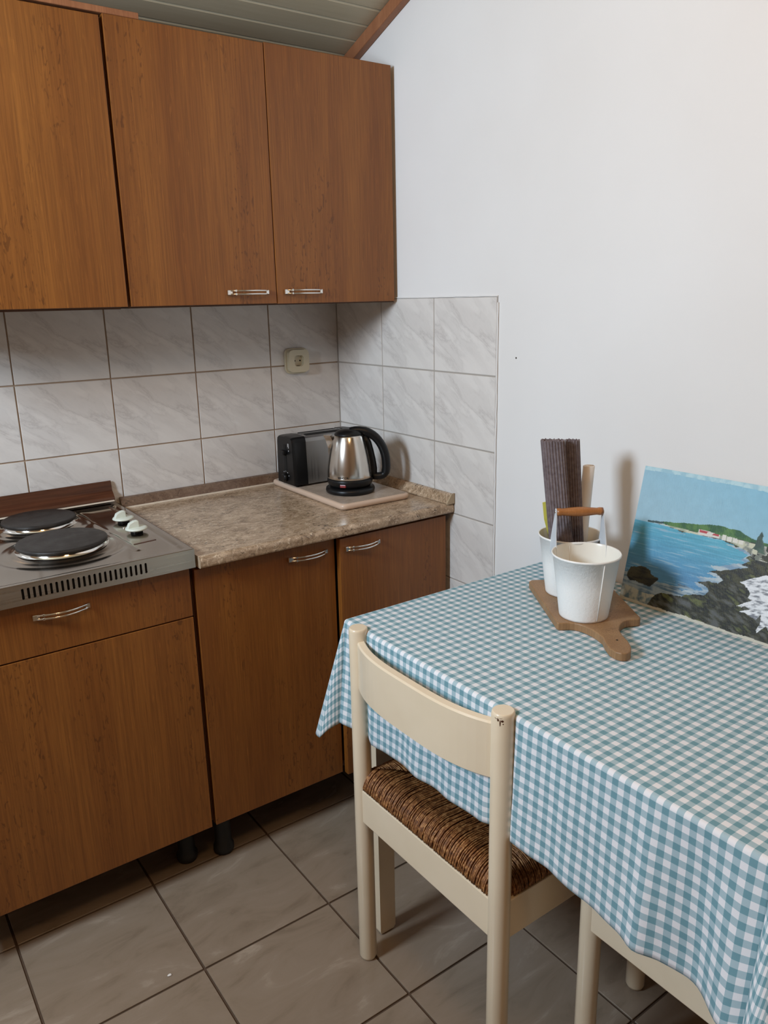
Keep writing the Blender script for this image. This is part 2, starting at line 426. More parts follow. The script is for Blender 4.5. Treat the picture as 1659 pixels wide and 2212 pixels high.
# ------------------------------------------------------------ cabinet parts
def bar_handle(parent, x0, x1, yf, z, face=-1):
    """double curved chrome bar in front of a door whose face is at y=yf"""
    b = B(); n = 14; L = x1-x0
    for dz in (-.0042, .0042):
        p = []
        for i in range(n+1):
            s = i/n; p.append((x0+L*s, yf-.003-.019*math.sin(PI*min(max(s*1.0, 0), 1))**.8, z+dz))
        tube(b, p, .0021, 8)
    box(b, x0-.001, x0+.013, yf-.010, yf+.0005, z-.0062, z+.0062, .001)
    box(b, x1-.008, x1+.001, yf-.008, yf+.0005, z-.0055, z+.0055, .001)
    s = .17; yy = yf-.003-.019*math.sin(PI*s)**.8
    for dz in (-.0042, .0042):
        box(b, x0+L*s-.0025, x0+L*s+.0025, yy-.003, yy+.003, z+dz-.003, z+dz+.003, .001)
    return obj('handle', b, M['chrome'], parent, smooth_all=False)
def door(name, parent, x0, x1, z0, z1, yf, m, th=.018):
    b = B(); box(b, x0, x1, yf, yf+th, z0, z1, .0012, 2); return obj(name, b, m, parent)
def carcass(parent, x0, x1, y0, y1, z0, z1, m=None, t=.016):
    b = B()
    box(b, x0, x0+t, y0, y1, z0, z1); box(b, x1-t, x1, y0, y1, z0, z1)
    box(b, x0+t, x1-t, y0, y1, z0, z0+t); box(b, x0+t, x1-t, y0, y1, z1-t, z1); box(b, x0+t, x1-t, y1-.006, y1, z0+t, z1-t)
    return obj('carcass', b, m or M['carcass'], parent)
# wall cabinets
wl = thing('wall_cabinet', 'oak-veneer wall cabinet hung over the electric hob, cut off by the left edge', 'cabinet', (-1.095, -.17, 1.424))
carcass(wl, -1.392, -.802, -.315, -.004, 1.4235, 2.038)
door('door', wl, -1.390, -1.0955, 1.4285, 2.036, -.334, M['oak'])
door('door', wl, -1.0925, -.7905, 1.4285, 2.036, -.334, M['oak'])
wr = thing('wall_cabinet', 'double-door oak-veneer wall cabinet with two chrome handles in the corner above the toaster', 'cabinet', (-.39, -.17, 1.424))
carcass(wr, -.783, -.001, -.315, -.004, 1.4245, 2.038)
d1 = door('door', wr, -.7825, -.3965, 1.4285, 2.041, -.334, M['oak'])
d2 = door('door', wr, -.3940, -.0110, 1.4275, 2.043, -.334, M['oak'])
bar_handle(d1, -.538, -.422, -.334, 1.4575); bar_handle(d2, -.375, -.259, -.334, 1.4575)
b = B(); box(b, -1.38, -.700, -.330, -.15, 2.0425, 2.0555, .001)
tag(obj('shelf_board', b, M['beam']), 'thin reddish-brown board lying on top of the wall cabinets near the ceiling', 'board')
# base cabinets
def feet(parent, xs, ys, top):
    for x in xs:
        for y in ys:
            b = B(); lathe(b, [(.012, .0), (.024, .001), (.0275, .008), (.0275, .020), (.022, .030), (.021, top-.014), (.028, top-.010), (.028, top)], x, y, 24)
            obj('foot', b, M['black_matt'], parent)
YD = -.556
bl = thing('base_cabinet', 'dark oak-veneer base cabinet with one drawer and door under the hob', 'cabinet', (-1.085, -.28, 0))
carcass(bl, -1.386, -.786, YD+.02, -.008, .140, .838, M['carcass'])
dr = door('drawer', bl, -1.384, -.7845, .7185, .8400, YD, M['oak'])
door('door', bl, -1.384, -.7845, .1355, .7155, YD, M['oak'])
bar_handle(dr, -1.133, -1.017, YD, .806)
feet(bl, (-1.345, -.826), (-.462, -.07), .140)
br = thing('base_cabinet', 'double-door dark oak-veneer base cabinet under the stone-look worktop, right door ajar', 'cabinet', (-.39, -.28, 0))
carcass(br, -.776, -.004, YD+.02, -.008, .140, .838, M['carcass'])
dl = door('door', br, -.7735, -.3860, .1355, .8300, YD, M['oak'])
bar_handle(dl, -.526, -.411, YD, .8035)
d3 = door('door', br, -.3800, -.0190, .1330, .8320, -.574, M['oak'])
bar_handle(d3, -.366, -.256, -.574, .8035)
feet(br, (-.733, -.045), (-.490, -.07), .140)
# worktop with rounded front nose
def nose(y0, y1, z0, z1, r, n=6):
    """profile (y,z): rounded at y0"""
    p = [(y1, z0), (y1, z1)]
    p += [(y0+r-r*math.sin(PI/2*k/n), z1-r+r*math.cos(PI/2*k/n)) for k in range(n+1)]
    p += [(y0+r*.6-r*.6*math.cos(PI/2*k/n), z0+r*.6-r*.6*math.sin(PI/2*k/n)) for k in range(n+1)]
    return p
b = B(); prism(b, nose(-.5905, -.003, .8405, .869, .012), 'x', -.769, -.0035)
wt = tag(obj('worktop', b, M['laminate']), 'brown speckled stone-look laminate worktop with rounded front edge', 'worktop')
# upstands
b = B(); prism(b, [(-.003, .870), (-.027, .870), (-.027, .8725), (-.012, .896), (-.003, .8985)], 'x', -.765, -.004)
us = tag(obj('upstand_strip', b, M['laminate_shaded']), 'stone-look edging strip with pale seal line between worktop and back wall tiles', 'trim')
b = B(); box(b, -.765, -.030, -.0300, -.0272, .8692, .8735); obj('seal_line', b, M['white_line'], us)
b = B(); prism(b, [(-.003, .870), (-.027, .870), (-.027, .8725), (-.012, .8945), (-.003, .8965)], 'y', -.5880, -.029)
ur = tag(obj('upstand_strip', b, M['laminate']), 'short stone-look edging strip along the right wall tiles with beige end cap', 'trim')
b = B(); prism(b, [(-.0025, .869), (-.029, .869), (-.029, .873), (-.0125, .8965), (-.0025, .8985)], 'y', -.5925, -.5880); obj('end_cap', b, M['cap'], ur)

# ------------------------------------------------------------ hob
hb = thing('electric_hob', 'stainless steel two-plate electric hob with two pale knobs and a slotted front', 'hob', (-1.08, -.29, .845))
HX0, HX1, HY0, HY1, HZ = -1.384, -.7765, -.577, -.004, .8885
# top sheet with raised border as height field
def hob_h(x, y):
    h = 0.
    e = min(x-HX0, HX1-x, y-HY0, HY1-y)
    h -= .0022*min(max((e-.016)/.006, 0), 1)
    # inner panel around the knobs, recessed between ridges
    dx = x-(-.862)
    if -.50 < y < -.04: h += .0022*math.exp(-((x+.890+(y+.27)*.05)/.005)**2)
    for cx, cy, r in ((-1.010, -.125, .092), (-1.013, -.365, .105)):
        d = math.hypot(x-cx, y-cy)
        h += .0055*(1/(1+math.exp((d-r-.006)/.0035)))
        h -= .0016*math.exp(-((d-r-.034)/.010)**2)
    h -= .0012*math.exp(-((x-.0+.797)/.004)**2) if -.52 < y < -.05 else 0
    return h
b = B(); nx, ny = 180, 170
grid = [[b.verts.new((HX0+(HX1-HX0)*i/nx, HY0+(HY1-HY0)*j/ny, HZ+hob_h(HX0+(HX1-HX0)*i/nx, HY0+(HY1-HY0)*j/ny))) for i in range(nx+1)] for j in range(ny+1)]
for j in range(ny):
    for i in range(nx):
        f = b.faces.new((grid[j][i], grid[j][i+1], grid[j+1][i+1], grid[j+1][i])); f.smooth = True
# skirt at sides/back and a floor to give the sheet depth
for seq in ([grid[j][0] for j in range(ny+1)], [grid[j][nx] for j in range(ny+1)], grid[ny], grid[0]):
    low = [b.verts.new((v.co.x, v.co.y, HZ-.004)) for v in seq]
    for p_, q_, r_, s_2 in zip(seq[:-1], seq[1:], low[1:], low[:-1]): b.faces.new((p_, q_, r_, s_2))
obj('top_sheet', b, M['hob'], hb)
# front panel with 24 slots cut through it
b = B(); z0, z1 = .8440, .8880; sx0, sx1, nsl = -1.1475, -.8915, 24
pit = (sx1-sx0)/(nsl-1); yf = -.5775
def quad(x0, x1, za, zb): b.faces.new([b.verts.new(Vector(p)) for p in ((x0, yf, za), (x1, yf, za), (x1, yf, zb), (x0, yf, zb))])
L0, L1 = sx0-pit/2, sx1+pit/2; za, zb = .8545, .8825
quad(HX0, L0, z0, z1); quad(L1, HX1, z0, z1); quad(L0, L1, z0, za); quad(L0, L1, zb, z1)
for k in range(nsl):
    cx = sx0+pit*k; hw, hh = .0025, .0120; czs = .8675
    sl = []; out = []
    for q in range(20):
        a = 2*PI*(q+.5)/20
        x = hw*math.cos(a); z = hw*math.sin(a)+(hh-hw)*(1 if math.sin(a) > 0 else -1)
        sl.append((cx+x, czs+z))
        ca, sa = math.cos(a), math.sin(a); m_ = max(abs(ca)/(pit/2), abs(sa)/((zb-za)/2))
        out.append((cx+ca/m_, (za+zb)/2+sa/m_))
    vs = [b.verts.new((x, yf, z)) for x, z in sl]; vi = [b.verts.new((x, yf+.004, z)) for x, z in sl]; vo = [b.verts.new((x, yf, z)) for x, z in out]
    for q in range(20):
        r_ = (q+1) % 20
        b.faces.new((vo[q], vo[r_], vs[r_], vs[q])); b.faces.new((vs[q], vs[r_], vi[r_], vi[q]))
    cn = [b.verts.new((cx+sx*pit/2, yf, (za+zb)/2+sz*(zb-za)/2)) for sx, sz in ((1, 1), (-1, 1), (-1, -1), (1, -1))]
    # corner fillers
    for q in range(20):
        r_ = (q+1) % 20; p0, p1 = out[q], out[r_]
        if abs(p0[0]-p1[0]) > 1e-7 and abs(p0[1]-p1[1]) > 1e-7:
            m2 = ((p0[0]+p1[0])/2, (p0[1]+p1[1])/2)
            c_ = min(cn, key=lambda v: (v.co.x-m2[0])**2+(v.co.z-m2[1])**2)
            b.faces.new((vo[q], c_, vo[r_]))
# edge returns
for xx in (HX0, HX1):
    b.faces.new([b.verts.new(p) for p in ((xx, yf, z0), (xx, yf+.02, z0), (xx, yf+.02, z1), (xx, yf, z1))])
b.faces.new([b.verts.new(p) for p in ((HX0, yf, z0), (HX1, yf, z0), (HX1, yf+.02, z0), (HX0, yf+.02, z0))])
b.faces.new([b.verts.new(p) for p in ((HX0, yf, z1), (HX1, yf, z1), (HX1, HY0+.003, z1), (HX0, HY0+.003, z1))])
bmesh.ops.remove_doubles(b, verts=b.verts[:], dist=1e-5)
obj('front_panel', b, M['hob_front'], hb)
b = B(); box(b, HX0+.004, HX1-.004, yf+.006, HY1-.01, .8455, .8825); obj('body', b, M['hole'], hb)
for cx, cy, r in ((-1.010, -.125, .090), (-1.013, -.365, .101)):
    zb_ = HZ+.0065
    b = B(); lathe(b, [(r*.55, zb_+.0135), (r*.62, zb_+.0128), (r*.9, zb_+.0135), (r*.97, zb_+.0128), (r*.995, zb_+.0115), (r, zb_+.0100), (r, zb_+.0055), (r*.97, zb_+.0045)], cx, cy, 72)
    hp = obj('hot_plate', b, M['iron'], hb)
    b = B(); lathe(b, [(r*1.04, zb_-.0045), (r*1.0, zb_-.003), (r*.985, zb_-.0005), (r*.968, zb_+.0015), (r*.962, zb_+.0050), (r*.9, zb_+.0052)], cx, cy, 72, caps=False)
    obj('ring', b, M['chrome'], hp)
for k, (cx, cy) in enumerate(((-.827, -.232), (-.832, -.348))):
    b = B(); zz = HZ+.0048
    kc = B(); lathe(kc, [(.0150, HZ-.0035), (.0150, zz+.0012), (.012, zz+.0015)], cx, cy, 32)
    lathe(b, [(.012, zz+.0004), (.0235, zz+.0005), (.0275, zz+.003), (.0265, zz+.0058), (.021, zz+.0072), (.0, zz+.0078)], cx, cy, 40)
    # fin
    fp = [(cx-.0245, zz+.0050), (cx-.0180, zz+.0185), (cx-.0060, zz+.0235), (cx+.0020, zz+.0245), (cx+.0060, zz+.0225), (cx+.0070, zz+.0065)]
    prism(b, fp, 'y', cy-.0068, cy+.0068, .0022)
    kn = obj('knob', b, M['knob'], hb); obj('collar', kc, M['black'], kn)
b = B(); box(b, -.872, -.817, -.4455, -.4405, HZ-.0022, HZ-.0012)
for v in b.verts: v.co.y += (v.co.x+.845)*.10
obj('printed_mark', b, M['brown_enamel'], hb)
b = B(); box(b, -.812, -.808, -.17, -.05, HZ-.0022, HZ-.0012); obj('printed_mark', b, M['brown_enamel'], hb)
b = B(); lathe(b, [(.0045, HZ-.002), (.0045, HZ-.0005), (.003, HZ+.0005), (.0, HZ+.0006)], -.845, -.292, 16); obj('screw', b, M['chrome'], hb)
# brown splash guard behind
b = B(); prism(b, [(-.0035, .951), (-.0065, .952), (-.0085, .949), (-.012, .925), (-.020, .917), (-.0285, .9085), (-.0305, .9030), (-.0285, .8990), (-.004, .8990)], 'x', -1.386, -.7845)
sg = tag(obj('splash_guard', b, M['brown_enamel']), 'dark brown enamelled splash guard strip standing behind the hob', 'splash guard')
b = B(); box(b, -1.386, -.787, -.0315, -.0290, .8965, .9000); obj('seal_line', b, M['white_line'], sg)

# ------------------------------------------------------------ socket
so = thing('wall_socket', 'cream square two-pin power socket on the tiled back wall', 'socket', (-.160, 0, 1.250))
b = B(); prism(b, rrect(-.2035, -.1215, 1.2095, 1.2895, .018), 'y', -.010, -.0003, .0015); obj('back_frame', b, M['socket'], so)
outer = rrect(-.1985, -.1265, 1.2150, 1.2845, .014); cxs, czs = -.1625, 1.250; cr = .0195
b = B(); n = len(outer); yq = -.026
vo = [b.verts.new((x, yq, z)) for x, z in outer]; vb = [b.verts.new((x, -.0102, z)) for x, z in outer]
def circ(r): 
    res = []
    for x, z in outer:
        a = math.atan2(z-czs, x-cxs); res.append((cxs+r*math.cos(a), czs+r*math.sin(a)))
    return res
vr = [b.verts.new((x, yq, z)) for x, z in circ(cr)]; vi = [b.verts.new((x, yq+.013, z)) for x, z in circ(cr*.97)]
for i in range(n):
    j = (i+1) % n
    b.faces.new((vb[i], vb[j], vo[j], vo[i])); b.faces.new((vo[i], vo[j], vr[j], vr[i])); b.faces.new((vr[i], vr[j], vi[j], vi[i]))
b.faces.new(vi)
fp_ = obj('face_plate', b, M['socket'], so)
for dx in (-.0095, .0095):
    b = B(); t_ = B(); lathe(t_, [(.0026, 0), (.0026, .0006)], n=16)
    merge(b, t_, Matrix.Translation((cxs+dx, yq+.0128, czs)) @ Matrix.Rotation(PI/2, 4, 'X'))
    obj('pin_hole', b, M['hole'], fp_)
for sg0 in (-1, 1):
    b = B(); zc_ = czs+sg0*(cr-.0032); box(b, cxs-.003, cxs+.003, yq+.003, yq+.0125, zc_-.0012, zc_+.0012, .0004); obj('earth_clip', b, M['black'], fp_)

# ------------------------------------------------------------ slab board, toaster, kettle on the worktop
def rounded_poly(pts, r, n=5):
    out = []
    m_ = len(pts)
    for i in range(m_):
        p = Vector(pts[i]); a = (Vector(pts[i-1])-p).normalized(); c = (Vector(pts[(i+1) % m_])-p).normalized()
        for k in range(n+1):
            s = k/n; q = p+a*r*(1-s)**2+c*r*s**2
            out.append((q.x, q.y))
    return out
cor = [(-.290, -.034), (-.296, -.462), (-.064, -.470), (-.058, -.034)]
b = B(); P_ = rounded_poly(cor, .02)
def inset(P, d):
    cx = sum(p[0] for p in P)/len(P); cy = sum(p[1] for p in P)/len(P)
    hx = max(p[0] for p in P)-cx; hy = max(p[1] for p in P)-cy
    return [(cx+(p[0]-cx)*(1-d/hx), cy+(p[1]-cy)*(1-d/hy)) for p in P]
rr = []
for d, z in ((.006, .8695), (.0015, .8715), (0, .8765), (0, .8815), (.002, .8855), (.006, .8870)):
    rr.append([Vector((x, y, z)) for x, y in inset(P_, d)])
rings(b, rr, caps=True, smooth=True)
cb = tag(obj('serving_slab', b, M['board_edge']), 'beige rounded slab board under the toaster and kettle', 'board')
b = B(); rings(b, [[Vector((x, y, z)) for x, y in inset(P_, .007)] for z in (.8865, .8876)], smooth=False); obj('slab_top', b, M['board_top'], cb)
# toaster
tz = .888
ts = thing('toaster', 'black and grey steel two-slot toaster standing behind the kettle', 'toaster', (-.172, -.145, tz))
def tprof(x, ex=0.):
    """toaster section in y,z at station x"""
    return [(-.200+ex, tz+.006), (-.1985+ex, tz+.05), (-.1950+ex, tz+.135), (-.1925+ex, tz+.1455), (-.186+ex, tz+.1505), (-.1485, tz+.1525), (-.111, tz+.1505), (-.1045, tz+.1455), (-.102, tz+.135), (-.0985, tz+.05), (-.097, tz+.006)]
def shell(x0, x1, m_, nm, e0=0, e1=0, bulge=0.):
    b = B(); st = []
    cyy, czz = -.1485, tz+.079
    seq = [(x0, 1-e0*1.0), (x0+.004, 1-e0*.45), (x0+.010, 1-e0*.12), (x0+.016, 1)] if e0 else [(x0, 1)]
    seq += [(x1-.016, 1), (x1-.010, 1-e1*.12), (x1-.004, 1-e1*.45), (x1, 1-e1*1.0)] if e1 else [(x1, 1)]
    for x, s in seq:
        s += bulge
        st.append([Vector((x, cyy+(y-cyy)*s, (czz+(z-czz)*(s if z > czz else 1)))) for y, z in tprof(x)])
    rings(b, st, smooth=False); return obj(nm, b, m_, ts)
shell(-.252, -.092, M['toaster_steel'], 'body')
ec = shell(-.298, -.2505, M['black'], 'end_cap', e0=.045, bulge=.012)
shell(-.0935, -.047, M['black'], 'end_cap', e1=.10, bulge=.02)
for yy_ in (-.168, -.131):
    b = B(); box(b, -.238, -.106, yy_-.009, yy_+.009, tz+.149, tz+.1535, .002); obj('bread_slot', b, M['hole'], ts)
b = B()
for yy_ in (-.150,): box(b, -.245, -.099, yy_-.0045, yy_+.0045, tz+.152, tz+.1545, .0015)
obj('slot_divider', b, M['toaster_steel'], ts)
b = B(); box(b, -.2995, -.2965, -.157, -.143, tz+.045, tz+.128, .001); obj('lever_track', b, M['hole'], ts)
b = B(); box(b, -.312, -.297, -.163, -.137, tz+.096, tz+.110, .004, 2); obj('lever', b, M['black'], ts)
b = B(); t_ = B(); lathe(t_, [(.013, 0), (.012, .010), (.009, .012)], n=28); merge(b, t_, Matrix.Translation((-.298, -.150, tz+.026)) @ Matrix.Rotation(-PI/2, 4, 'Y')); obj('dial', b, M['black'], ts)
for a in range(5):
    b = B(); aa = PI*(.1+.2*a); box(b, -.2990, -.2984, -.150+.019*math.cos(aa)-.0012, -.150+.019*math.cos(aa)+.0012, tz+.027+.018*math.sin(aa)-.0012, tz+.027+.018*math.sin(aa)+.0012); obj('printed_mark', b, M['mark'], ts)
for ya, yb, za_, zb_ in ((-.1745, -.1725, .118, .132), (-.1705, -.1690, .122, .132), (-.1745, -.1720, .108, .112)):
    b = B(); box(b, -.2990, -.2984, ya, yb, tz+za_, tz+zb_); obj('printed_mark', b, M['mark'], ts)
for x in (-.28, -.065):
    for y in (-.185, -.112):
        b = B(); lathe(b, [(.006, tz-.0005), (.006, tz+.008)], x, y, 12); obj('foot', b, M['black_matt'], ts)
# kettle
kx, ky = -.188, -.338
side = Vector((.84, -.543, 0)); fwd = Vector((-.543, -.84, 0)); KC = Vector((kx, ky, 0))
kt = thing('electric_kettle', 'brushed steel electric kettle with black lid, handle and base on the slab board', 'kettle', (kx, ky, .888))
b = B(); lathe(b, [(.066, .8883), (.071, .890), (.0725, .896), (.071, .902), (.066, .9055), (.05, .907)], kx, ky, 64); obj('power_base', b, M['black'], kt)
b = B(); lathe(b, [(.052, .9055), (.060, .908), (.0645, .914), (.067, .922), (.0672, .929), (.0660, .9305)], kx, ky, 64); lb = obj('lower_ring', b, M['black'], kt)
KP = [(.0658, .930), (.0663, .938), (.0660, .950), (.0640, .970), (.0605, .992), (.0560, 1.014), (.0505, 1.035), (.0445, 1.053), (.0425, 1.0565), (.036, 1.0575)]
b = B(); lathe(b, KP, kx, ky, 96); body = obj('body', b, M['steel'], kt)
b = B(); lathe(b, [(.0425, 1.0560), (.0415, 1.0600), (.037, 1.0655), (.027, 1.0705), (.012, 1.0730), (.004, 1.0733)], kx, ky, 48); lid = obj('lid', b, M['black'], kt)
# spout on the far left
b = B(); sp_d = (-side*.93+Vector((.543, .84, 0))*.1).normalized(); sv = sp_d.cross(Vector((0, 0, 1)))
tri = []
for h, ext, w in ((.990, .0600, .003), (1.018, .0620, .009), (1.040, .0680, .014), (1.0555, .0745, .017)):
    base = KC+Vector((0, 0, h)); tri.append([base+sp_d*(ext-.022)+sv*w, base+sp_d*ext, base+sp_d*(ext-.022)-sv*w, base+sp_d*(ext-.026)])
rings(b, tri, smooth=False); obj('spout', b, M['steel'], kt)
# handle: wide strap from lid over and down
def kp(l, z, dd=0.): return KC+side*l+Vector((0, 0, z))-fwd*dd
path = [kp(.004, 1.0665), kp(.030, 1.0690), (kp(.055, 1.0620)), kp(.077, 1.0470), kp(.0945, 1.0230), kp(.1045, .995), kp(.1075, .968), kp(.1065, .948), kp(.0995, .9350), kp(.086, .9310), kp(.068, .9320)]
pp = []
for i in range(len(path)-1):
    for s in (0, .33, .66):
        p0, p1, p2, p3 = path[max(i-1, 0)], path[i], path[i+1], path[min(i+2, len(path)-1)]
        pp.append(.5*((2*p1)+(p2-p0)*s+(2*p0-5*p1+4*p2-p3)*s*s+(-p0+3*p1-3*p2+p3)*s**3))
pp.append(path[-1])
b = B(); npp = len(pp)
tube(b, pp, [(.0128 if 4 < i < npp-8 else .0112) for i in range(npp)], 14, up=tuple(fwd), flat=1.15)
obj('handle', b, M['black'], kt, smooth_all=True)
b = B(); tube(b, [kp(.044, 1.052), kp(.0555, 1.030), kp(.0615, 1.005), kp(.0665, .980), kp(.0690, .955), kp(.070, .928)], [.010, .0105, .0105, .0105, .0115, .010], 12, up=tuple(fwd), flat=1.0)
obj('water_window', b, M['black'], kt, smooth_all=True)
b = B(); t_ = B(); box(t_, -.009, .009, -.002, .002, -.0045, .0045, .0015, 2)
dirv = (fwd*.93-side*.32).normalized(); ang_k = math.atan2(dirv.y, dirv.x)+PI/2
merge(b, t_, Matrix.Translation(KC+dirv*.0652+Vector((0, 0, .9165))) @ Matrix.Rotation(ang_k, 4, 'Z')); obj('indicator_lamp', b, M['red'], lb)
# lettering wrapped round the body
fc = bpy.data.curves.new('lettering', 'FONT'); fc.body = 'SENCOR'; fc.size = .0085; fc.extrude = .0001; fc.align_x = 'CENTER'; fc.offset = .00022
fo = bpy.data.objects.new('lettering', fc); COL.objects.link(fo)
bpy.context.view_layer.update()
lm = bpy.data.meshes.new_from_object(fo.evaluated_get(bpy.context.evaluated_depsgraph_get())); bpy.data.objects.remove(fo)
a0 = math.atan2(dirv.y, dirv.x)+.02
for v in lm.vertices:
    rr_ = .0667+v.co.z; a = a0+v.co.x/rr_
    v.co = Vector((rr_*math.cos(a), rr_*math.sin(a), .9375-.888+v.co.y))
lo = bpy.data.objects.new('lettering', lm); COL.objects.link(lo); lm.materials.clear(); lm.materials.append(M['black']); lo.parent = body
lo.location = Vector((kx, ky, .888))-wpos(body)

# ------------------------------------------------------------ table and cloth
TX0, TX1, TY1, TY0, TZ = -.6085, -.006, -.9600, -1.8680, .7955
tbl = thing('dining_table', 'cream wooden dining table hidden under the checked cloth, against the right wall', 'table', (-.31, -1.41, 0))
b = B(); box(b, TX0+.0080, TX1, TY0+.004, TY1-.004, TZ-.024, TZ-.0005, .003); obj('tabletop', b, M['cream'], tbl)
b = B(); ax0, ax1, ay0, ay1 = -.566, -.045, -1.83, -.995
box(b, ax0, ax0+.018, ay0, ay1, .705, TZ-.025); box(b, ax1-.018, ax1, ay0, ay1, .705, TZ-.025)
box(b, ax0+.018, ax1-.018, ay1-.018, ay1, .705, TZ-.025); box(b, ax0+.018, ax1-.018, ay0, ay0+.018, .705, TZ-.025); obj('apron', b, M['cream'], tbl)
for x0, x1 in ((-.569, -.524), (-.046, -.008)):
    for y0, y1 in ((-.992, -.962), (-1.835, -1.79)):
        b = B(); xm, ym = (x0+x1)/2, (y0+y1)/2
        rings(b, [[Vector((xm+sx*(x1-x0)/2*s, ym+sy_*(y1-y0)/2*s, z)) for sx, sy_ in ((-1, -1), (1, -1), (1, 1), (-1, 1))] for z, s in ((.003, .80), (.012, .94), (.3, .97), (.77, 1))], smooth=False)
        lg = obj('leg', b, M['cream'], tbl)
        b = B(); box(b, x0+.006, x1-.006, y0+.006, y1-.006, 0, .003); obj('foot_pad', b, M['black_matt'], lg)
# cloth: flat rectangle plus drops on the left, far and near sides; UV = cloth metres
D = .232; RR = .007
def edge(a, flare):
    """a = distance past the rounded edge; returns outward, down"""
    q = RR*PI/2
    if a <= 0: return 0., 0.
    if a < q: th = a/RR; return RR*math.sin(th), RR*(1-math.cos(th))
    r_ = a-q; return RR+math.sin(flare)*r_, RR+math.cos(flare)*r_
def hem_k(y):
    return float(np.interp(-y, [.96, 1.08, 1.18, 1.30, 1.42, 1.54, 1.62, 1.68, 1.74, 1.78, 1.84, 1.87], [1.0, 1.03, .995, 1.0, .965, .960, 1.0, 1.025, 1.03, 1.045, 1.06, 1.0]))
def cloth(u, v):
    """u: distance from left table edge (+ inside), v: distance from far edge (+ inside)"""
    top = TZ+.0012; Lx = TX1-TX0; Ly = TY1-TY0
    vn = Ly-v                       # from near edge
    a = -u; bf = -v; bn = -vn
    x = TX0+max(u, 0); y = TY1-min(max(v, 0), Ly)
    z = top
    ia = a > 0; ib = bf > 0; ic = bn > 0
    if ia and not (ib or ic): a *= hem_k(y)
    s = y
    if ia and (ib or ic):
        bb = bf if ib else bn; sg_ = 1 if ib else -1
        th = math.atan2(bb, a); rho = math.hypot(a, bb)*min(1, .272*max(math.cos(th), math.sin(th))/D)
        amax = .22 if ib else .33
        al = .05+amax*math.sin(2*th)**1.1
        tt = th/(PI/2); ph = tt**1.5*PI/2
        o_, d_ = edge(rho, al)
        return Vector((x-o_*math.cos(ph), y+sg_*o_*math.sin(ph), z-d_))
    if ia:
        w = a/D
        fl = .05+.05*math.exp(-((y-TY1)/.03)**2)
        fl += w*.0
        # soft vertical folds
        wav = .0045*w*math.sin((y+1.0)*38)*math.exp(-((y+1.15)/.12)**2)
        wav += -.013*w*math.exp(-((y+1.705)/.020)**2) - .016*w*math.exp(-((y+1.845)/.035)**2) + .014*w*math.exp(-((y+1.775)/.035)**2)
        wav += .0016*w*math.sin(y*70+2*w)
        o_, d_ = edge(a, fl)
        wr_ = .0012*mn.noise(Vector((y*30, a*22, 3)))*min(1, w*3)
        X = x-o_+wav+wr_
        for yp in (-1.2245+.206, -1.2245-.206):          # pressed in by the chair's back posts
            dy = abs(y-yp)
            if dy < .034: X = max(X, -.6220+math.sqrt(max(.0196**2-dy*dy, 0))-max(0, dy-.0185)*.9)
        tc_ = (y+1.2245)/.202
        if abs(tc_) <= 1.0: X = max(X, -.6220+.0125-.036*(1-abs(tc_)**3.2))
        return Vector((X, y, z-d_))
    if ib or ic:
        bb = bf if ib else bn; sg_ = 1 if ib else -1
        o_, d_ = edge(bb, .05); w = bb/D
        return Vector((x, y+sg_*(o_+.005*w*math.sin(x*40)), z-d_))
    return Vector((x, y, z+.0002*mn.noise(Vector((x*9, y*9, 0)))))
def axis(a0, a1, edges):
    pts = set(np.round(np.arange(a0, a1+1e-6, .008), 5)); pts.add(a1)
    for e in edges:
        for d_ in (0, .002, .004, .006, .008, .010, .0115): pts.add(round(e[0]+e[1]*d_, 5))
    return sorted(pts)
us_ = axis(-D, TX1-TX0-.0005, [(0, -1)]); vs_ = axis(-D, TY1-TY0+D, [(0, -1), (TY1-TY0, 1)])
me = bpy.data.meshes.new('tablecloth'); verts = []; faces = []; uvl = []
nu, nv = len(us_), len(vs_)
for v in vs_:
    for u in us_: verts.append(cloth(u, v)); uvl.append((u+1, v+.0008+1))
for j in range(nv-1):
    for i in range(nu-1): a_ = j*nu+i; faces.append((a_, a_+1, a_+nu+1, a_+nu))
me.from_pydata(verts, [], faces); uvd = me.uv_layers.new(name='UVMap')
li = np.zeros(len(me.loops), int); me.loops.foreach_get('vertex_index', li); uvd.data.foreach_set('uv', np.array(uvl)[li].ravel())
me.polygons.foreach_set('use_smooth', [True]*len(me.polygons)); me.materials.append(M['gingham'])
co = bpy.data.objects.new('tablecloth', me); COL.objects.link(co)
sm = co.modifiers.new('thick', 'SOLIDIFY'); sm.thickness = .0008; sm.offset = 1 if False else -1
tag(co, 'teal and white gingham tablecloth hanging over the dining table', 'tablecloth')
TT = TZ+.0024    # cloth surface height

# ------------------------------------------------------------ chopping board, bucket caddy and contents
A_ = Vector((-.187, -1.061)); B_ = Vector((-.3175, -1.266)); C_ = Vector((-.172, -1.354)); D_ = A_+(C_-B_)
ux = (B_-A_).normalized(); vx = (C_-B_).normalized(); wlen = (C_-B_).length
pts = []
def add(l, w): p = A_+ux*l+vx*w; pts.append((p.x, p.y))
Lb = (B_-A_).length
for l, w in ((.0, .008), (.008, .0)): add(l, w)
for l, w in ((Lb-.004, .0), (Lb+.001, .003)): add(l, w)
for k in range(9):                                  # concave shoulder
    s = k/8; add(Lb+.002+.052*s**1.9, .012+.050*s**.62)
for l, w in ((Lb+.075, .066), (Lb+.10, .063), (Lb+.125, .063), (Lb+.140, .069), (Lb+.147, .077), (Lb+.148, .087), (Lb+.140, .097), (Lb+.122, .104), (Lb+.098, .107), (Lb+.07, .106)): add(l, w)
for k in range(9):
    s = 1-k/8; add(Lb+.002+.046*s**1.9, wlen-.012-.050*s**.62)
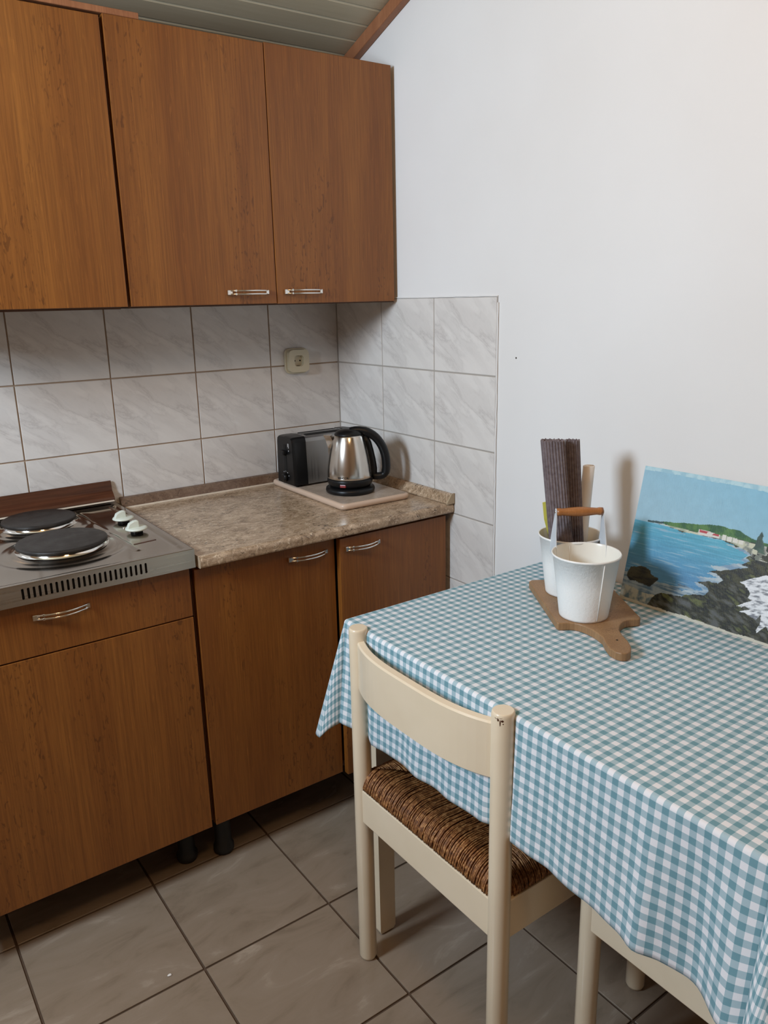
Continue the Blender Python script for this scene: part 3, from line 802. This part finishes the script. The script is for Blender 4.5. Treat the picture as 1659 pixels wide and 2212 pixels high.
for l, w in ((Lb+.001, wlen-.004), (Lb-.004, wlen), (.008, wlen), (0, wlen-.008)): add(l, w)
b = B(); prism(b, pts, 'z', TT, TT+.0165, .0022)
t_ = obj('chopping_board', b, M['beech']); tag(t_, 'old wooden chopping board with shaped handle under the white buckets', 'chopping board')
b = B(); p = A_+ux*(Lb+.092)+vx*.088
lathe(b, [(.0022, TT+.0163), (.0022, TT+.0168)], p.x, p.y, 12); obj('nail_hole', b, M['hole'], t_)
BZ = TT+.0168
cr_, cf_ = Vector((-.1700, -1.1630)), Vector((-.2445, -1.2690))
cad = thing('bucket_caddy', 'pair of joined white metal buckets with a wooden carrying handle', 'bucket caddy', (-.207, -1.216, BZ))
RB, RT, HB = .0480, .0648, .1290
for c_ in (cr_, cf_):
    b = B(); n = 72
    prof = [(.0, .003), (RB-.004, .003), (RB-.003, .0), (RB, .0005), (RB+.0005, .004), (RB+(RT-RB)*.5, HB*.5), (RT, HB-.003), (RT+.0022, HB-.0025), (RT+.0028, HB), (RT+.0018, HB+.0022), (RT, HB+.001)]
    lathe(b, [(r, BZ+z) for r, z in prof], c_.x, c_.y, n, caps=False)
    bk = obj('bucket', b, M['bucket'], cad)
    b = B(); lathe(b, [(RT, BZ+HB+.001), (RT-.0015, BZ+HB-.003), (RB+(RT-RB)*.5-.0015, BZ+HB*.5), (RB-.001, BZ+.005), (.0, BZ+.0045)], c_.x, c_.y, n, caps=False)
    obj('lining', b, M['bucket_in'], bk)
    aa = math.atan2(-.80, -.26)
    for da in (0, PI):
        b = B(); dv = Vector((math.cos(aa+da), math.sin(aa+da)))
        if da == 0: tube(b, [(c_.x+dv.x*(RB+.0012), c_.y+dv.y*(RB+.0012), BZ+.004), (c_.x+dv.x*(RT+.0004), c_.y+dv.y*(RT+.0004), BZ+HB-.004)], .0009, 6)
        else: tube(b, [(c_.x+dv.x*(RB-.0008), c_.y+dv.y*(RB-.0008), BZ+.006), (c_.x+dv.x*(RT-.0022), c_.y+dv.y*(RT-.0022), BZ+HB-.004)], .0007, 6)
        obj('seam', b, M['bucket'], bk)
al_ = (cf_-cr_).normalized(); pe = Vector((-al_.y, al_.x)); pe = pe if pe.dot(Vector((.8, -.58))) > 0 else -pe
mid = (cr_+cf_)/2; ht = BZ+.196
for sgn in (-1, 1):
    b = B(); th = .0007
    rws = []
    for z, off, hw in ((BZ+.104, .0500, .0300), (BZ+.128, .0505, .0270), (BZ+.150, .0500, .0190), (ht-.004, .0478, .0068), (ht+.004, .0478, .0060), (ht+.0075, .0478, .003)):
        c = mid+pe*sgn*off
        rws.append([Vector((c.x+al_.x*q*hw+pe.x*t2, c.y+al_.y*q*hw+pe.y*t2, z)) for q, t2 in ((-1, -th), (1, -th), (1, th), (-1, th))])
    rings(b, rws, smooth=False); st_ = obj('strap', b, M['strap'], cad)
    b = B(); t_ = B(); lathe(t_, [(.0028, 0), (.0024, .0012), (.001, .0018)], n=14)
    c = mid+pe*sgn*.0484
    merge(b, t_, Matrix.Translation((c.x, c.y, ht)) @ Vector((pe.x*sgn, pe.y*sgn, 0)).to_track_quat('Z', 'Y').to_matrix().to_4x4()); obj('rivet', b, M['chrome'], st_)
b = B(); ps = []; rs = []
for k in range(17):
    s = k/16*2-1; c = mid+pe*s*.0465; ps.append((c.x, c.y, ht)); rs.append(.0078+.0018*math.cos(s*2.6)-.0010*(abs(s) > .97) if abs(s) < .8 else .0078+.0010*(abs(s)-.8)/.2-.0012*(abs(s) > .97))
tube(b, ps, rs, 20); obj('grip', b, M['handle_wood'], cad, smooth_all=True)
# things standing in the rear bucket
vd = Vector((.757, .653, 0)); sd = Vector((.653, -.757, 0)); P0 = Vector((cr_.x, cr_.y, 0))
def roll(name, lab, cat, l0, l1, z0, z1, rx, ry, ribs, m, d0=0., d1=0., tw=0., amp=.0007, group=None, square=2.6):
    b = B(); n = ribs*4 if ribs else 40; rr = []
    for k in range(9):
        s = k/8; c = P0+sd*(l0+(l1-l0)*s)+vd*(d0+(d1-d0)*s)+Vector((0, 0, z0+(z1-z0)*s)); ring_ = []
        for q in range(n):
            a = 2*PI*q/n; ca, sa = math.cos(a), math.sin(a)
            e = (abs(ca)**square+abs(sa)**square)**(-1/square)
            rib = (amp if q % 4 < 2 else -amp) if ribs else 0
            ring_.append(c+sd*ca*(rx*e+rib)+vd*sa*(ry*e+rib)+Vector((0, 0, (.0012*math.sin(q*1.9)+.0009*math.sin(q*5.3)) if k == 8 and ribs else 0)))
        rr.append(ring_)
    vv = rings(b, rr, smooth=not ribs, caps=False)
    # spiral end: sunken and raised rings
    top = rr[-1]; c = sum((Vector(p) for p in top), Vector())/len(top); prevr = vv[-1]
    for f_, dz in ((.86, .001), (.78, -.003), (.62, -.003), (.56, .001), (.45, .0), (.36, -.004), (.12, -.004)):
        ring_ = [b.verts.new(c+(p-c)*f_+Vector((0, 0, dz))) for p in top]
        for i in range(n): b.faces.new((prevr[i], prevr[(i+1) % n], ring_[(i+1) % n], ring_[i]))
        prevr = ring_
    b.faces.new(prevr)
    b.faces.new(vv[0][::-1])
    return tag(obj(name, b, m), lab, cat, group)
b0 = BZ+.006
roll('rolled_placemat', 'wider grey ribbed placemat roll, left one in the rear bucket', 'placemat', -.006, -.0435, b0, 1.148, .0238, .0150, 26, M['placemat'], -.0240, -.0230)
roll('rolled_placemat', 'narrower grey ribbed placemat roll between the wide roll and the white one', 'placemat', .0215, -.0040, b0, 1.144, .0142, .0120, 18, M['placemat'], .0050, .0060)
roll('paper_roll', 'white paper napkin roll in the rear bucket beside the grey placemats', 'paper roll',  .0185, .0320, b0+.001, 1.086, .0122, .0110, 0, M['paper'], .0290, .0310, square=2.0)
b = B(); c0 = P0+sd*-.043+vd*.030; c1 = P0+sd*-.0590+vd*.033
rings(b, [[c+sd*q*w+vd*t2+Vector((0, 0, z+.004*q)) for q, t2 in ((-1, -.0012), (1, -.0012), (1, .0012), (-1, .0012))] for c, z, w in ((P0+sd*-.026+vd*.022, b0+.02, .009), (P0+sd*-.036+vd*.030, .93, .010), (P0+sd*-.045+vd*.030, .97, .012), (c1+sd*.012, 1.006, .0145))], smooth=False)
tag(obj('sachet', b, M['yellow']), 'yellow packet corner sticking out of the rear bucket', 'packet')

# ------------------------------------------------------------ painting on canvas leaning on the wall
PA = Vector((-.0835, -1.2320, TT+.0005)); PE = Vector((.012, -.320, 0)).normalized(); PU = (Vector((-.0190, -1.2210, 1.0815))-PA)
PU = (PU-PE*PU.dot(PE)); PH = PU.length; PU.normalize(); PN = PE.cross(PU)
if PN.x > 0: PN = -PN
PWd = .42
def fbm(x, y, o=4, s=1.):
    return mn.fractal(Vector((x*s, y*s, 1.7)), .9, 2.1, o)
def inpoly(px, py, poly):
    c = np.zeros(px.shape, bool); n = len(poly)
    for i in range(n):
        x0, y0 = poly[i]; x1, y1 = poly[(i+1) % n]
        if y0 == y1: continue
        c ^= ((y0 > py) != (y1 > py)) & (px < (x1-x0)*(py-y0)/(y1-y0)+x0)
    return c
NX, NY = 420, 300
gu = np.linspace(0, PWd, NX+1); gv = np.linspace(0, 1, NY+1); UU, VV = np.meshgrid(gu, gv)
N1 = np.array([[fbm(u*1.0, v*.29, 4, 60) for u in gu] for v in gv])
N2 = np.array([[fbm(u+3, v*1.2, 4, 26) for u in gu] for v in gv])
N3 = np.array([[fbm(u*.6+9, v*3.0, 3, 30) for u in gu] for v in gv])
wu, wv_ = UU+.0035*N1, VV+.012*N1
def C(r, g, b_): return np.array([((c/255+.055)/1.055)**2.4 for c in (r, g, b_)])
def lerp(a, b_, t2): return a+(b_-a)*np.clip(t2, 0, 1)[..., None]
img = lerp(C(150, 186, 202), C(122, 180, 205), (VV-.6)/.4*.5+.9*UU/PWd-.2)*(1+.05*N1[..., None])
edge_ = (VV > .972+.012*N2); img[edge_] = lerp(C(176, 208, 216), C(150, 190, 205), N1[edge_]*2+.5)
sea = VV < .603-.012*UU/PWd
seac = lerp(C(86, 170, 192), C(84, 138, 178), (.6-VV)/.32); seac = seac*(1+.20*N3[..., None]); seac = lerp(seac, C(150, 180, 195), (N3-.30)*2.2)
seac = lerp(seac, C(70, 130, 170), np.clip((.25-UU)/.3, 0, 1)*.3)
img[sea] = seac[sea]
hill = [(.030, .607), (.031, .618), (.069, .6305), (.11, .6513), (.1374, .6629), (.1678, .6803), (.198, .6874), (.2262, .6832), (.2412, .6633), (.2576, .6483), (.30, .635), (.42, .65), (.42, .60), (.2575, .6213), (.2341, .6242), (.2102, .6271), (.1861, .6235), (.1391, .6072), (.1017, .613), (.0656, .6135), (.0312, .604)]
hp_ = inpoly(UU+.001*N1, VV+.004*N1, hill); img[hp_] = lerp(C(34, 84, 40), C(78, 120, 52), .5+N1*1.3)[hp_]
hd = hp_ & (UU < .068); img[hd] = C(45, 70, 70)
land = [(.05, .6095), (.1017, .613), (.1391, .6082), (.1861, .6245), (.2102, .6281), (.2341, .6252), (.2575, .6223), (.42, .61), (.42, 0), (.0639, -.02), (.0791, .097), (.0952, .1302), (.1388, .1453), (.1478, .1716), (.186, .2035), (.192, .2371), (.1839, .2649), (.1637, .2823), (.2078, .3072), (.216, .3352), (.2066, .3547), (.1884, .381), (.2062, .3892), (.2335, .4294), (.2605, .4621), (.2462, .4739), (.2611, .5098), (.2507, .5217), (.2604, .5496), (.2395, .5739), (.2185, .5921), (.1916, .6032), (.1464, .5947), (.1185, .5925), (.066, .6079)]
foam = inpoly(wu+.006, wv_+.012, land) | inpoly(wu+.004, wv_-.03, land) | inpoly(wu-.004, wv_-.015, land)
fo_ = foam & (VV < .58) & (UU > .07); img[fo_] = lerp(C(176, 190, 196), C(120, 150, 175), .4+N2*1.5)[fo_]
fz = (VV < .20+.05*N2) & (UU < .20); img[fz] = lerp(C(150, 168, 178), C(80, 112, 136), .55+N3*1.6+N1*.8)[fz]
fz = (VV < .105+.03*N2) & (UU < .11); img[fz] = lerp(C(176, 180, 168), C(92, 118, 132), .35+N1*1.6)[fz]
lp = inpoly(wu, wv_, land)
N4 = np.array([[fbm(u*1.3+5-.35*v, v*.29*3.2, 4, 75) for u in gu] for v in gv])
N5 = np.array([[fbm(u+7+.12*v, v*.29*2.2+u*.5, 3, 38) for u in gu] for v in gv])
rock = lerp(C(14, 14, 10), C(62, 60, 30), .40+N5*1.5+N4*.35); rock = lerp(rock, C(84, 86, 84), (N5-.08)*1.8*(VV < .34)); rock = lerp(rock, C(92, 96, 52), (-N5-.22)*2.2)
img[lp] = rock[lp]
bc = inpoly(UU, VV, land) & (VV > .555+.0*UU) & (UU < .27); img[bc] = lerp(C(196, 196, 172), C(150, 160, 140), .3+N1*1.5)[bc]
bc = inpoly(UU, VV, land) & (VV > .52) & (UU >= .235) & (N1+N2 > -.05); img[bc] = lerp(C(190, 190, 178), C(110, 116, 104), .5+N1*1.5)[bc]
rl = inpoly(wu, wv_, [(.007, .2054), (.0152, .2617), (.0478, .2739), (.0585, .2568), (.0821, .2179), (.0659, .1517), (.0472, .1498), (.0304, .15), (.0067, .1747)]); img[rl] = lerp(C(22, 22, 14), C(66, 62, 38), .4+N2*1.5)[rl]
wt_ = inpoly(wu, wv_, [(.42, .46), (.33, .47), (.2924, .4354), (.2485, .3535), (.2691, .3346), (.2762, .3141), (.2697, .2677), (.2814, .2651), (.2531, .1976), (.2816, .2048), (.2608, .171), (.281, .157), (.2934, .1425), (.3014, .1907), (.3006, .0629), (.3132, .1227), (.36, .05), (.42, .1)])
img[wt_] = lerp(C(226, 230, 234), C(120, 124, 132), .25+N4*1.3+N2*.5)[wt_]
hs = (UU > .146) & (UU < .192) & (VV > .598+.10*(UU-.146)) & (VV < .632-.1*(UU-.146)+.008*N2); img[hs] = C(214, 208, 200)
hs = (UU > .148) & (UU < .19) & (VV > .616) & (VV < .634-.15*(UU-.146)) & (N1 > -.22); img[hs] = C(176, 58, 62)
hs = (UU > .196) & (UU < .24) & (VV > .598) & (VV < .628+.01*N1) & (np.abs(np.sin(UU*260)) > .35); img[hs] = C(216, 214, 204)
tr_ = inpoly(wu, wv_, [(.258, .585), (.2617, .64), (.2655, .69), (.2682, .705), (.272, .68), (.277, .655), (.281, .60), (.285, .57)]); img[tr_] = lerp(C(44, 66, 56), C(70, 96, 78), .5+N1)[tr_]
bt = VV < .020+.010*N2; img[bt] = C(196, 192, 176)
img = np.clip(img, 0, 1)
vts = [(PA+PE*u+PU*(v*PH)) for v in gv for u in gu]
fcs = [(j*(NX+1)+i, j*(NX+1)+i+1, (j+1)*(NX+1)+i+1, (j+1)*(NX+1)+i) for j in range(NY) for i in range(NX)]
cv = B(); th_ = .0045
cvs = [PA-PN*.0002, PA+PE*PWd-PN*.0002, PA+PE*PWd+PU*PH-PN*.0002, PA+PU*PH-PN*.0002]
rings(cv, [[p for p in cvs], [p-PN*th_ for p in cvs]], smooth=False)
pnt = tag(obj('canvas_painting', cv, M['canvas']), 'unframed seascape painting of a bay with rocky shore leaning on the white wall', 'painting')
pm = bpy.data.meshes.new('painted_surface'); off = wpos(pnt)
pm.from_pydata([p-off for p in vts], [], fcs)
ca_ = pm.color_attributes.new('paint', 'FLOAT_COLOR', 'POINT')
ca_.data.foreach_set('color', np.concatenate([img.reshape(-1, 3), np.ones(((NX+1)*(NY+1), 1))], 1).ravel())
pm.materials.append(M['paint']); pp_ = bpy.data.objects.new('painted_surface', pm); COL.objects.link(pp_); pp_.parent = pnt

# ------------------------------------------------------------ rush-seated chairs
def post(x, y, h, r=.0193):
    b = B(); lathe(b, [(r*.55, .0), (r*.86, .002), (r, .009), (r, h-.006), (r*.955, h-.0018), (r*.86, h)], x, y, 32); return b
def slat_box(x0, x1, y0, y1, z0, z1, bev=.0025):
    b = B(); box(b, x0, x1, y0, y1, z0, z1, bev, 2); return b
def make_chair(label, loc, rz):
    c = thing('dining_chair', label, 'chair', (0, 0, 0))
    W2, FX_, BH = .2060, .413, .8035
    for s in (-1, 1): obj('back_post', post(0, s*W2, BH), M['cream'], c)
    for s in (-1, 1): obj('front_leg', post(FX_, s*(W2-.003), .462), M['cream'], c)
    obj('seat_rail', slat_box(-.0125, .0095, -W2+.004, W2-.004, .364, .4425), M['cream'], c)
    obj('seat_rail', slat_box(FX_-.0095, FX_+.0125, -W2+.008, W2-.008, .364, .4425), M['cream'], c)
    for s in (-1, 1): obj('seat_rail', slat_box(.008, FX_-.008, s*(W2+.001)-.011, s*(W2+.001)+.011, .364, .4425), M['cream'], c)
    # crest rail, bowed backwards
    b = B(); n = 24; rr = []
    for i in range(n+1):
        t2 = i/n*2-1; y = t2*(W2-.004); xo = .002-.036*(1-abs(t2)**3.2)
        th = .009; zt = .7800+.002*(1-t2*t2); zb = .6760
        rr.append([Vector((xo-th, y, zb+.003)), Vector((xo-th, y, zt-.004)), Vector((xo-th+.003, y, zt-.001)), Vector((xo+th-.003, y, zt)), Vector((xo+th, y, zt-.003)), Vector((xo+th, y, zb+.003)), Vector((xo+th-.003, y, zb)), Vector((xo-th+.003, y, zb))])
    rings(b, rr, smooth=False); obj('crest_rail', b, M['cream'], c)
    # padded core and rush cords
    X0, X1, Y0, Y1 = -.012, FX_+.012, -W2-.010, W2+.010
    CX, CY = (X0+X1)/2, 0.
    def top(x, y):
        e = min(x-X0, X1-x, y-Y0, Y1-y)
        k = min(e/.045, 1)
        return .4460+.040*math.sqrt(max(0, 1-(1-k)**2)) - .010*min(max((e-.05)/.12, 0), 1)
    b = B(); ng = 26
    gp = [[Vector((X0+.004+(X1-X0-.008)*i/ng, Y0+.004+(Y1-Y0-.008)*j/ng, 0)) for i in range(ng+1)] for j in range(ng+1)]
    vt = [[b.verts.new((p.x, p.y, top(p.x, p.y)-.0022)) for p in r_] for r_ in gp]; vb_ = [[b.verts.new((p.x, p.y, .4432)) for p in r_] for r_ in gp]
    for j in range(ng):
        for i in range(ng):
            b.faces.new((vt[j][i], vt[j][i+1], vt[j+1][i+1], vt[j+1][i])).smooth = True
            b.faces.new((vb_[j][i], vb_[j+1][i], vb_[j+1][i+1], vb_[j][i+1]))
    for i in range(ng):
        b.faces.new((vt[0][i], vb_[0][i], vb_[0][i+1], vt[0][i+1])); b.faces.new((vt[ng][i], vt[ng][i+1], vb_[ng][i+1], vb_[ng][i]))
        b.faces.new((vt[i][0], vt[i+1][0], vb_[i+1][0], vb_[i][0])); b.faces.new((vt[i][ng], vb_[i][ng], vb_[i+1][ng], vt[i+1][ng]))
    seat = obj('seat', b, M['rush'], c)
    b = B(); pitch = .0030; rg = random.Random(7)
    hx, hy = (X1-X0)/2, (Y1-Y0)/2
    def cord(px, py, dx, dy, ln):
        """from an edge point inwards, wrapping the rim"""
        pth = [Vector((px+dx*.001, py+dy*.001, .4445))]
        k = 0; m_ = 8
        for k in range(m_+1):
            s = (k/m_)**1.5*ln; x = px+dx*s; y = py+dy*s
            pth.append(Vector((x, y, top(min(max(x, X0+.0005), X1-.0005), min(max(y, Y0+.0005), Y1-.0005))+rg.uniform(-.0008, .0010))))
        w1, w2 = rg.uniform(-.0030, .0030), rg.uniform(-.0030, .0030)
        tube(b, [p+Vector((dy, dx, 0))*(w1+(w2-w1)*q/len(pth)) for q, p in enumerate(pth)], .0016*rg.uniform(.75, 1.3), 4, caps=True)
    nC = int(2*hy/pitch)
    for k in range(nC+1):
        y = Y0+.003+(2*hy-.006)*k/nC; ln = max(.008, min(y-Y0, Y1-y)*hx/hy*.98)
        if abs(y) > W2-.017: continue
        cord(X0, y, 1, 0, ln); cord(X1, y, -1, 0, ln)
    nC = int(2*hx/pitch)
    for k in range(nC+1):
        x = X0+.003+(2*hx-.006)*k/nC; ln = max(.008, min(x-X0, X1-x)*hy/hx*.98)
        if x < .021 or x > FX_-.021: continue
        cord(x, Y0, 0, 1, ln); cord(x, Y1, 0, -1, ln)
    rc = obj('rush_cord', b, M['rush'], seat, smooth_all=True); rc['kind'] = 'stuff'
    c.location = loc; c.rotation_euler.z = rz
    return c
ch1 = make_chair('cream painted chair with rush seat pushed against the long left side of the table', (-.6220, -1.2245, 0), 0)
for ang_, z_, w_, h_ in ((-2.95, .7975, .006, .004), (-2.70, .7990, .007, .0035), (-2.52, .7985, .004, .002), (-2.78, .7945, .0035, .0050), (-2.60, .7900, .0022, .0120), (-2.42, .7935, .0050, .0042), (-2.35, .7885, .0022, .0022), (-3.10, .7995, .004, .002)):
    b = B(); c_ = Vector((-.6220, -1.2245-.2060, 0)); r_ = .0194
    vs_c = [b.verts.new(c_+Vector(((r_-max(0, z_+dz-.7975)*.4)*math.cos(ang_+da*w_/r_), (r_-max(0, z_+dz-.7975)*.4)*math.sin(ang_+da*w_/r_), z_+dz))) for da, dz in ((-.5, -.1*h_), (-.2, -.5*h_), (.3, -.4*h_), (.5, .1*h_), (.1, .5*h_), (-.4, .3*h_))]
    b.faces.new(vs_c); pc_ = obj('paint_chip', b, M['brown_enamel']); w0 = wpos(pc_)
    post_ = [o for o in ch1.children if o.name.startswith('back_post')][0]; pc_.parent = post_; pc_.location = w0-wpos(post_)
ch2 = make_chair('cream painted chair under the near end of the table, mostly behind the hanging cloth', (-.2670, -1.9180, 0), PI/2)

# crumb on the floor
b = B(); bmesh.ops.create_icosphere(b, subdivisions=2, radius=.005)
for v in b.verts: v.co = Vector((v.co.x*1.0, v.co.y*.6, v.co.z*.35))*(1+.3*mn.noise(v.co*300))+Vector((-1.0048, -.7990, .0018))
tag(obj('crumb', b, M['paper']), 'tiny white crumb on the floor tiles before the base cabinet', 'crumb')
